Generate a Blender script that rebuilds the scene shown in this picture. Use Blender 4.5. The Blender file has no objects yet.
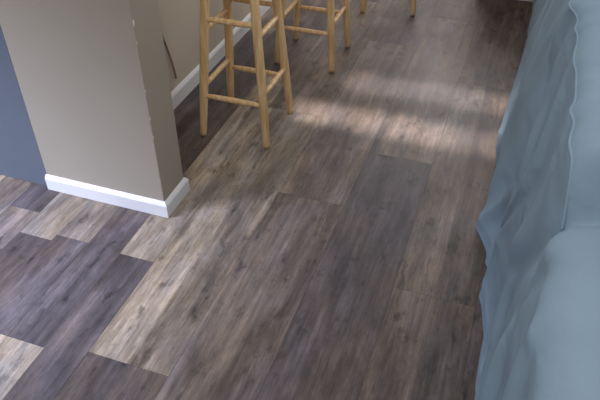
import bpy, bmesh, math, random
from mathutils import Vector, noise, Matrix
random.seed(4)
sc=bpy.context.scene
sc.view_settings.view_transform='Standard'
def lin(r,g,b):
    f=lambda c:(c/255/12.92) if c/255<=.04045 else ((c/255+.055)/1.055)**2.4
    return (f(r),f(g),f(b),1)
def newmat(name):
    m=bpy.data.materials.new(name); m.use_nodes=True
    return m,m.node_tree.nodes,m.node_tree.links,m.node_tree.nodes['Principled BSDF']
def simple(name,col,rough=.6,var=.08,scale=6,bump=0,bscale=200,stretch=(1,1,1),spec=.3,wr=0):
    m,N,L,P=newmat(name)
    tc=N.new('ShaderNodeTexCoord'); mp=N.new('ShaderNodeMapping'); mp.inputs['Scale'].default_value=stretch
    L.new(tc.outputs['Object'],mp.inputs[0])
    nz=N.new('ShaderNodeTexNoise'); nz.inputs['Scale'].default_value=scale; nz.inputs['Detail'].default_value=5
    L.new(mp.outputs[0],nz.inputs['Vector'])
    r=N.new('ShaderNodeValToRGB')
    r.color_ramp.elements[0].position=.3; r.color_ramp.elements[1].position=.7
    r.color_ramp.elements[0].color=tuple(c*(1-var) for c in col[:3])+(1,)
    r.color_ramp.elements[1].color=tuple(min(1,c*(1+var)) for c in col[:3])+(1,)
    L.new(nz.outputs[0],r.inputs[0]); L.new(r.outputs[0],P.inputs['Base Color'])
    P.inputs['Roughness'].default_value=rough
    P.inputs['Specular IOR Level'].default_value=spec
    if bump:
        n2=N.new('ShaderNodeTexNoise'); n2.inputs['Scale'].default_value=bscale
        L.new(tc.outputs['Object'],n2.inputs['Vector'])
        b=N.new('ShaderNodeBump'); b.inputs['Strength'].default_value=bump; b.inputs['Distance'].default_value=.003
        L.new(n2.outputs[0],b.inputs['Height']); L.new(b.outputs[0],P.inputs['Normal'])
        if wr:
            n3=N.new('ShaderNodeTexNoise'); n3.inputs['Scale'].default_value=6; n3.inputs['Detail'].default_value=2.5; n3.inputs['Distortion'].default_value=.6
            L.new(tc.outputs['Object'],n3.inputs['Vector'])
            b2=N.new('ShaderNodeBump'); b2.inputs['Strength'].default_value=wr; b2.inputs['Distance'].default_value=.04
            L.new(n3.outputs[0],b2.inputs['Height']); L.new(b2.outputs[0],b.inputs['Normal'])
    return m
def link(o,parent=None):
    sc.collection.objects.link(o)
    if parent: o.parent=parent
    return o
def meshobj(name,bm,mat,parent=None,smooth=False):
    me=bpy.data.meshes.new(name); bmesh.ops.recalc_face_normals(bm,faces=bm.faces); bm.to_mesh(me); bm.free()
    if mat: me.materials.append(mat)
    if smooth:
        for p in me.polygons: p.use_smooth=True
    return link(bpy.data.objects.new(name,me),parent)
def box(name,x0,x1,y0,y1,z0,z1,mat,bev=0,parent=None):
    bm=bmesh.new(); bmesh.ops.create_cube(bm,size=1)
    for v in bm.verts:
        v.co=Vector(((x0+x1)/2+v.co.x*(x1-x0),(y0+y1)/2+v.co.y*(y1-y0),(z0+z1)/2+v.co.z*(z1-z0)))
    if bev: bmesh.ops.bevel(bm,geom=bm.edges[:],offset=bev,segments=3,affect='EDGES',profile=.5)
    return meshobj(name,bm,mat,parent)

# ---------- floor ----------
m_floor,N,L,P=newmat('vinyl_plank')
at=N.new('ShaderNodeAttribute'); at.attribute_name='tone'
sd=N.new('ShaderNodeAttribute'); sd.attribute_name='seed'
tc=N.new('ShaderNodeTexCoord')
add=N.new('ShaderNodeVectorMath'); add.operation='ADD'
L.new(tc.outputs['Object'],add.inputs[0]); L.new(sd.outputs['Color'],add.inputs[1])
def nz(sx,sy,detail,rough=.6,dist=0):
    mp=N.new('ShaderNodeMapping'); mp.inputs['Scale'].default_value=(sx,sy,1)
    L.new(add.outputs[0],mp.inputs[0])
    n=N.new('ShaderNodeTexNoise'); n.inputs['Scale'].default_value=1; n.inputs['Detail'].default_value=detail
    n.inputs['Roughness'].default_value=rough; n.inputs['Distortion'].default_value=dist
    L.new(mp.outputs[0],n.inputs['Vector']); return n.outputs[0]
grain=nz(40,3.0,9,.72); fine=nz(150,11,6,.8); blot=nz(8,2.8,8,.70,.3); knots=nz(20,10,4,.6,.3); streak=nz(18,.9,5,.6); flk=nz(90,45,3,.7)
def ramp(src,p0,v0,p1,v1):
    r=N.new('ShaderNodeMapRange'); r.inputs['From Min'].default_value=p0; r.inputs['From Max'].default_value=p1
    r.inputs['To Min'].default_value=v0; r.inputs['To Max'].default_value=v1
    L.new(src,r.inputs['Value']); return r.outputs[0]
def mul(a,b):
    m=N.new('ShaderNodeMath'); m.operation='MULTIPLY'; L.new(a,m.inputs[0]); L.new(b,m.inputs[1]); return m.outputs[0]
f=mul(mul(ramp(grain,.37,.69,.63,1.29),ramp(fine,.35,.78,.65,1.22)),mul(ramp(blot,.38,.63,.62,1.31),ramp(knots,.31,.48,.42,1.0)))
f=mul(mul(f,ramp(streak,.38,.80,.62,1.19)),ramp(flk,.32,.76,.42,1.0))
vm=N.new('ShaderNodeVectorMath'); vm.operation='SCALE'; L.new(at.outputs['Color'],vm.inputs[0]); L.new(f,vm.inputs['Scale'])
hue=N.new('ShaderNodeMix'); hue.data_type='RGBA'; hue.blend_type='MULTIPLY'
hue.inputs['Factor'].default_value=1
hr=N.new('ShaderNodeValToRGB'); hr.color_ramp.elements[0].position=.4; hr.color_ramp.elements[1].position=.6
hr.color_ramp.elements[0].color=(.96,.97,1.05,1); hr.color_ramp.elements[1].color=(1.09,1,.88,1)
L.new(nz(6,2.2,4),hr.inputs[0])
L.new(vm.outputs[0],hue.inputs[6]); L.new(hr.outputs[0],hue.inputs[7]); L.new(hue.outputs[2],P.inputs['Base Color'])
L.new(ramp(grain,.3,.41,.7,.55),P.inputs['Roughness'])
bp=N.new('ShaderNodeBump'); bp.inputs['Strength'].default_value=.25; bp.inputs['Distance'].default_value=.002
L.new(fine,bp.inputs['Height']); L.new(bp.outputs[0],P.inputs['Normal'])
P.inputs['Specular IOR Level'].default_value=.37

LT=lin(142,132,120); TN=lin(129,119,108); MD=lin(111,101,94); DK=lin(86,78,77); DB=lin(98,88,82); PU=lin(100,91,90)
W=.1275; X0=-.946
rules={ -1:[(-2,.35,MD),(.35,1.27,DK),(1.27,2.6,LT),(2.6,4,PU)],
 -2:[(-2,.30,DB),(.30,.862,LT),(.862,1.9,DK),(1.9,3.2,DK)],
 -3:[(-2,.0,MD),(.0,.862,LT),(.862,1.28,DK),(1.28,1.62,TN),(1.62,3,DK)],
 -4:[(-2,.9,DK),(.9,1.25,DK),(1.25,2.4,TN),(2.4,4,DK)],
 -5:[(-2,.6,DB),(.6,1.16,DK),(1.16,1.36,MD),(1.36,2.5,DK)],
 -6:[(-2,1.0,DK),(1.0,1.5,MD),(1.5,3,DK)],
 0:[(-2,.89,DK),(.89,2.3,LT),(2.3,3.6,MD),(3.6,5,MD)],
 1:[(-2,.89,DB),(.89,2.3,TN),(2.3,3.6,MD),(3.6,5,PU)],
 2:[(-2,1.75,MD),(1.75,3.1,MD),(3.1,5,DB)],
 3:[(-2,1.75,DB),(1.75,3.1,MD),(3.1,5,PU)],
 4:[(-2,.72,DB),(.72,2.11,DK),(2.11,3.5,MD),(3.5,5,DB)],
 5:[(-2,.72,DB),(.72,2.11,DK),(2.11,3.5,MD),(3.5,5,DB)],
 6:[(-2,1.42,DB),(1.42,2.8,MD),(2.8,4.1,DB),(4.1,5,DB)],
 7:[(-2,1.42,DB),(1.42,2.8,DB),(2.8,4.1,DB),(4.1,5,DB)]}
bm=bmesh.new(); tl=bm.loops.layers.float_color.new('tone'); sl=bm.loops.layers.float_color.new('seed')
g=.0005
def plank(xa,xb,ya,yb,c,k):
    ga=g if k%2==0 else 0; gb=g if k%2==1 else 0
    vs=[bm.verts.new(p) for p in ((xa+ga,ya+g,0),(xb-gb,ya+g,0),(xb-gb,yb-g,0),(xa+ga,yb-g,0))]
    fc=bm.faces.new(vs)
    rr=random.Random(int((k//2)*1000+round(ya*100)))
    s=(rr.uniform(0,50),rr.uniform(0,50),rr.uniform(0,50),1)
    j=rr.uniform(.94,1.06); c=(c[0]*j,c[1]*j,c[2]*j,1)
    for l in fc.loops: l[tl]=c; l[sl]=s
for k in range(-22,26):
    xa=X0+k*W; xb=xa+W
    segs=list(rules.get(k,[])); y=segs[-1][1] if segs else -2.0
    rr=random.Random(k//2+77)
    if not segs: y=-2-rr.random()*.8
    while y<6.1:
        y2=y+rr.choice([1.2,1.5]); segs.append((y,min(y2,6.2),rr.choice([MD,DK,DB,PU,TN]))); y=y2
    for a,b,c in segs: plank(xa,xb,max(a,-2),b,c,k)
me=bpy.data.meshes.new('floor'); bm.to_mesh(me); bm.free(); me.materials.append(m_floor)
floor=link(bpy.data.objects.new('floor',me))
m_sub=simple('floor_core',lin(64,58,56),.8)
sub=box('plank_core',X0-22*W,X0+26*W,-2,6.2,-.03,-.0008,m_sub,parent=floor)

# ---------- walls ----------
m_wall=simple('wall_paint',lin(165,156,141),.75,.03,3,.15,150)
m_wall2=simple('wall_paint_light',lin(198,187,171),.75,.03,3,.15,150)
m_blue=simple('blue_paint',lin(98,106,116),.7,.04,3,.1,150)
m_white=simple('trim_white',lin(228,228,228),.45,.02,5)
m_chip=simple('bare_plaster',lin(215,208,198),.8,.02)
box('wall_partition',-1.51,-1.02,1.497,1.643,0,2.45,m_wall,.004)
box('wall_left',-3.7,-1.512,1.50,1.643,0,2.45,m_blue)
box('wall_counter',-1.47,-1.345,1.645,6.0,0,2.45,m_wall2)
def base(name,path,inner,h=.07):
    bm=bmesh.new(); prev=None
    for o,i in zip(path,inner):
        o=Vector(o); i=Vector(i); d=i-o
        ring=[(o,0),(o,h*.78),(o+d*.35,h*.9),(o+d*.8,h),(i,h),(i,0)]
        vs=[bm.verts.new((p.x,p.y,z)) for p,z in ring]
        if prev:
            for q in range(6): bm.faces.new((prev[q],prev[(q+1)%6],vs[(q+1)%6],vs[q]))
        else: bm.faces.new(vs)
        prev=vs
    bm.faces.new(prev)
    return meshobj(name,bm,m_white)
base('baseboard_partition',[(-1.51,1.484),(-1.007,1.484),(-1.007,1.656),(-1.33,1.656)],[(-1.51,1.497),(-1.02,1.497),(-1.02,1.643),(-1.33,1.643)],.062)
base('baseboard_counter',[(-1.332,1.66),(-1.332,6.0)],[(-1.345,1.66),(-1.345,6.0)],.075)
bm=bmesh.new()
for z,s in ((1.02,.006),(.97,.004),(.72,.007),(.66,.004),(.5,.004),(.40,.005),(.33,.004)):
    bmesh.ops.create_icosphere(bm,subdivisions=2,radius=s,matrix=Matrix.Translation((-1.0213,1.4983,z))@Matrix.Diagonal((.35,.35,1.6,1)))
for v in bm.verts: v.co+=noise.noise_vector(v.co*200)*.001
meshobj('trim_corner_chips',bm,m_chip)
box('wall_back',-3.7,2.3,6.0,6.1,0,2.45,m_wall2)
box('wall_right',2.26,2.36,-1.9,5.99,0,2.45,m_wall2)

def tube(name,pts,r,mat,parent=None,kind='NURBS'):
    cu=bpy.data.curves.new(name,'CURVE'); cu.dimensions='3D'; cu.bevel_depth=r; cu.bevel_resolution=3; cu.use_fill_caps=True
    s=cu.splines.new(kind); s.points.add(len(pts)-1)
    for p,q in zip(s.points,pts): p.co=(*q,1)
    if kind=='NURBS': s.order_u=4; s.use_endpoint_u=True
    cu.materials.append(mat)
    return link(bpy.data.objects.new(name,cu),parent)
m_cord=simple('cord_brown',lin(138,124,108),.6)
tube('hanging_cord',[(-1.339,2.06,1.30),(-1.339,2.07,1.0),(-1.338,2.08,.75),(-1.338,2.10,.5),(-1.338,2.15,.33),(-1.338,2.20,.2),(-1.338,2.21,.12)],.004,m_cord)

# ---------- stools ----------
m_wood,N,L,P=newmat('pine')
tc=N.new('ShaderNodeTexCoord'); mp=N.new('ShaderNodeMapping'); mp.inputs['Scale'].default_value=(12,12,1.2)
nn=N.new('ShaderNodeTexNoise'); nn.inputs['Scale'].default_value=6; nn.inputs['Detail'].default_value=5
rr=N.new('ShaderNodeValToRGB'); rr.color_ramp.elements[0].position=.35; rr.color_ramp.elements[1].position=.65
rr.color_ramp.elements[0].color=lin(214,175,122); rr.color_ramp.elements[1].color=lin(240,207,158)
L.new(tc.outputs['Object'],mp.inputs[0]); L.new(mp.outputs[0],nn.inputs[0]); L.new(nn.outputs[0],rr.inputs[0]); L.new(rr.outputs[0],P.inputs['Base Color'])
P.inputs['Roughness'].default_value=.42
def rod(bm,a,b,prof):
    a=Vector(a); b=Vector(b); d=(b-a); q=d.to_track_quat('Z','Y'); n=16; prev=None
    for t,r in prof:
        c=a+d*t; ring=[bm.verts.new(c+q@Vector((math.cos(k*2*math.pi/n)*r,math.sin(k*2*math.pi/n)*r,0))) for k in range(n)]
        if prev:
            for k in range(n): bm.faces.new((prev[k],prev[(k+1)%n],ring[(k+1)%n],ring[k]))
        else: bm.faces.new(ring[::-1])
        prev=ring
    bm.faces.new(prev)
def stool(cx,cy,rot):
    e=bpy.data.objects.new('bar_stool',None); link(e); e.location=(cx,cy,0); e.rotation_euler=(0,0,math.radians(rot))
    F=.142; T=.088; H=.715
    def at(sx,sy,z):
        r=F+(T-F)*z/H; return Vector((sx*r,sy*r,z))
    i=0
    for sx in(-1,1):
        for sy in(-1,1):
            i+=1; bm=bmesh.new()
            rod(bm,at(sx,sy,.008),at(sx,sy,H),[(0,.0125),(.008,.0145),(.3,.0175),(.8,.0175),(1,.015)])
            for v in bm.verts:
                if v.co.z<.012: v.co.z=max(0,v.co.z-.006)
            meshobj('leg_%d'%i,bm,m_wood,e,True)
    j=0
    for zf,zs in((.185,.225),(.50,.455)):
        for (a,b,z) in (((-1,-1),(1,-1),zf),((-1,1),(1,1),zf),((-1,-1),(-1,1),zs),((1,-1),(1,1),zs)):
            j+=1; bm=bmesh.new(); rod(bm,at(*a,z),at(*b,z),[(0,.008),(.2,.0105),(.5,.0115),(.8,.0105),(1,.008)])
            meshobj('rung_%d'%j,bm,m_wood,e,True)
    bm=bmesh.new(); n=48; prev=None
    for r,z in((.0,.712),(.148,.712),(.160,.717),(.166,.728),(.163,.741),(.15,.747),(.10,.744),(.0,.742)):
        if r==0: ring=[bm.verts.new((0,0,z))]
        else: ring=[bm.verts.new((math.cos(k*2*math.pi/n)*r,math.sin(k*2*math.pi/n)*r,z)) for k in range(n)]
        if prev:
            for k in range(n):
                if len(prev)==1: bm.faces.new((prev[0],ring[(k+1)%n],ring[k]))
                elif len(ring)==1: bm.faces.new((prev[k],prev[(k+1)%n],ring[0]))
                else: bm.faces.new((prev[k],prev[(k+1)%n],ring[(k+1)%n],ring[k]))
        prev=ring
    meshobj('seat',bm,m_wood,e,True)
stool(-.978,2.146,0); stool(-.915,2.845,0); stool(-.70,3.60,10)

# ---------- sofa ----------
m_fab=simple('blue_slipcover',lin(145,168,186),.95,.05,5,.3,420,spec=.04,wr=.4)
sofa=bpy.data.objects.new('slipcovered_sofa',None); link(sofa)
def sst(a,b,x):
    t=min(1,max(0,(x-a)/(b-a))); return t*t*(3-2*t)
YA,YB=.30,3.78
def Hh(y):
    h=.79+(.87-.79)*sst(.95,1.03,y)
    h-=.02*math.exp(-((y-2.35)/.03)**2)
    h-=.035*math.exp(-((y-.955)/.03)**2)
    return h
rf=random.Random(21)
folds=[(rf.uniform(.3,3.8),rf.uniform(-.5,.5),rf.uniform(.018,.05),rf.uniform(.010,.022)*rf.choice([-1,1,-1]),rf.uniform(-.2,.35),rf.uniform(.6,1.1)) for _ in range(50)]
def foldx(y,z):
    s=0
    for y0,sl_,w_,a_,z0,z1 in folds:
        yy=y-(y0+sl_*(z-.4)+.05*math.sin(z*7+y0*5)); 
        if abs(yy)<w_*3: s+=a_*math.exp(-(yy/w_)**2)*sst(z0-.15,z0+.1,z)*(1-sst(z1-.15,z1+.05,z))
    return s*(.35+.65*sst(0,.25,z))
bm=bmesh.new(); rings=[]
NY=620
prof=[]
for k in range(61): prof.append(('s',k/60))
for k in range(1,13): prof.append(('r',k/12))
for k in range(1,13): prof.append(('t',k/12))
for k in range(1,13): prof.append(('d',k/12))
for k in range(1,13): prof.append(('c',k/12))
for k in range(1,11): prof.append(('f',k/10))
def bulge(y,z):
    b=-.020*(1-sst(.86,.93,y))*sst(.38,.60,z)
    b+=.022*math.exp(-((y-.955)/.028)**2)*sst(.35,.7,z)
    return b
for i in range(NY+1):
    y=YA+(YB-YA)*i/NY; H=Hh(y)
    endf=min(1,min(y-YA,YB-y)/.06); endf=math.sqrt(max(0,1-(1-endf)**2))
    ring=[]
    for kind,t in prof:
        if kind=='s':
            z=(H-.05)*t
            x=.090+.060*t**1.2
            a=(1-t)**1.5
            x-=a*(.005*math.sin(y*7.3+.9*math.sin(y*2.3)+2.4)+.006*math.sin(y*19+2*math.sin(y*3.1)))
            x-=.045*math.exp(-((y-1.80-.25*t)/.12)**2)*(1-t)**.8
            x-=.040*math.exp(-((y-2.35)/.16)**2)*(1-t)
            x+=.024*(1-sst(1.0,1.5,y))*(1-t)
            x+=noise.noise(Vector((y*2.5,z*3.5,1.7)))*.022*math.sin(math.pi*min(1,t*1.02))
            x-=.004*math.exp(-((z-.05)/.012)**2)
            x+=foldx(y,z)*(1-.5*t)+bulge(y,z)
        elif kind=='r':
            an=t*math.pi/2; x=.150+.05*(1-math.cos(an)); z=H-.05+.05*math.sin(an)
            x+=bulge(y,z)*(1-t)+foldx(y,z)*.5*(1-t)
        elif kind=='t':
            x=.200+.17*t; z=H+.03*math.sin(math.pi*t)+.03*noise.noise(Vector((y*6,x*9,3)))*math.sin(math.pi*t)
        elif kind=='d':
            x=.370+.07*math.sin(t*math.pi/2)+.05*t; z=H-(H-.47)*t
        elif kind=='c':
            x=.490+.494*t; z=.47+.03*math.sin(math.pi*t)**.6*abs(math.sin((y-.3)/3.48*3*math.pi))**.25
        else:
            x=.984+.02*math.sin(t*3.1)+.012*math.sin(y*20)*t; z=.47*(1-t)
        z2=z if endf>=1 else z*(.93+.07*endf)
        x2=.5+(x-.5)*(.93+.07*endf)
        ring.append(bm.verts.new((x2,y,z2+.002)))
    rings.append(ring)
for a,b in zip(rings,rings[1:]):
    for k in range(len(a)-1): bm.faces.new((a[k],a[k+1],b[k+1],b[k]))
bm.faces.new(rings[0]); bm.faces.new(rings[-1][::-1])
meshobj('slipcover_body',bm,m_fab,sofa,True)
def arm(name,y0,y1):
    bm=bmesh.new(); prev=None; n=28
    for i in range(21):
        x=.36+.66*i/20; s=1 if i<20 else .9
        if i==0: s=.9
        c=(y0+y1)/2; w=(y1-y0)/2; ring=[]
        for k in range(n+1):
            an=math.pi*k/n; ring.append((c-w*1.12*math.cos(an)*s,.50+.13*math.sin(an)*s))
        ring=[(c-w*.95,.02)]+[(c-w*.95,.3)]+ring+[(c+w*.95,.3),(c+w*.95,.02)]
        vs=[bm.verts.new((x,p[0],p[1])) for p in ring]
        if prev:
            for k in range(len(vs)-1): bm.faces.new((prev[k],prev[k+1],vs[k+1],vs[k]))
        else: bm.faces.new(vs)
        prev=vs
    bm.faces.new(prev[::-1])
    meshobj(name,bm,m_fab,sofa,True)
arm('arm_near',.31,.51); arm('arm_far',3.56,3.76)
def pipept(y):
    z=Hh(y)-.035
    return (.1525+bulge(y,z)*.7+.5*foldx(y,z),y,z)
tube('piping_back',[pipept(.965+.02*k) for k in range(138)],.0035,m_fab,sofa)

# ---------- cabinet ----------
m_dark=simple('dark_wood',lin(52,44,42),.45,.15,4,stretch=(1,1,8))
cab=bpy.data.objects.new('media_cabinet',None); link(cab)
box('plinth',-.20,.95,3.90,4.28,0,.05,m_white,.003,cab)
box('carcass',-.24,1.0,3.87,4.30,.05,.60,m_dark,.006,cab)
box('top',-.26,1.02,3.85,4.32,.60,.63,m_dark,.006,cab)
for i in range(3):
    a=-.22+i*.408
    box('door_%d'%(i+1),a,a+.395,3.855,3.87,.08,.57,m_dark,.004,cab)
    box('handle_%d'%(i+1),a+.18,a+.22,3.84,3.856,.50,.515,m_white,.003,cab)

# ---------- lights ----------
w=bpy.data.worlds.new('w'); sc.world=w; w.use_nodes=True
w.node_tree.nodes['Background'].inputs[0].default_value=(.95,.95,1,1); w.node_tree.nodes['Background'].inputs[1].default_value=.38
def area(name,loc,target,sx,sy,e,col,spread=180):
    l=bpy.data.lights.new(name,'AREA'); l.shape='RECTANGLE'; l.size=sx; l.size_y=sy; l.energy=e; l.color=col; l.spread=math.radians(spread)
    o=link(bpy.data.objects.new(name,l)); o.location=loc
    o.rotation_euler=(Vector(target)-Vector(loc)).to_track_quat('-Z','Y').to_euler(); return o
area('window_light_left',(-2.6,.35,1.7),(-1.7,.9,0),.8,.8,22,(.66,.73,1),60)
area('window_light_far',(-.1,5.6,1.9),(-.4,2.4,0),2.4,1.2,50,(.99,.97,1))
area('area_light_right',(2.1,3.4,2.0),(.1,2.3,.6),1.2,.8,20,(1,.98,.95))  # area lamp on the right, aimed at the sofa
area('overhead_fill',(-.4,.6,2.7),(-.3,1.2,0),1.0,1.0,17,(1,.96,.92))  # added soft fill from overhead for directional shading, no actual fixture
area('floor_band_lamp_1',(-.36,2.33,2.6),(-.36,2.33,0),.90,.03,.72,(1,.91,.91),6)  # added narrow overhead lamp imitating a soft light band on the floor
area('floor_band_lamp_2',(-.25,2.66,2.6),(-.25,2.66,0),.80,.03,.45,(1,.91,.93),6)  # second added strip lamp, for the fainter floor band

# ---------- camera ----------
c=bpy.data.cameras.new('cam'); c.sensor_width=36; c.lens=647/600*36
co=link(bpy.data.objects.new('camera',c)); co.location=(0,0,1.5); co.rotation_euler=(math.radians(50.7),0,math.radians(19.1))
c.clip_start=.02
sc.camera=co
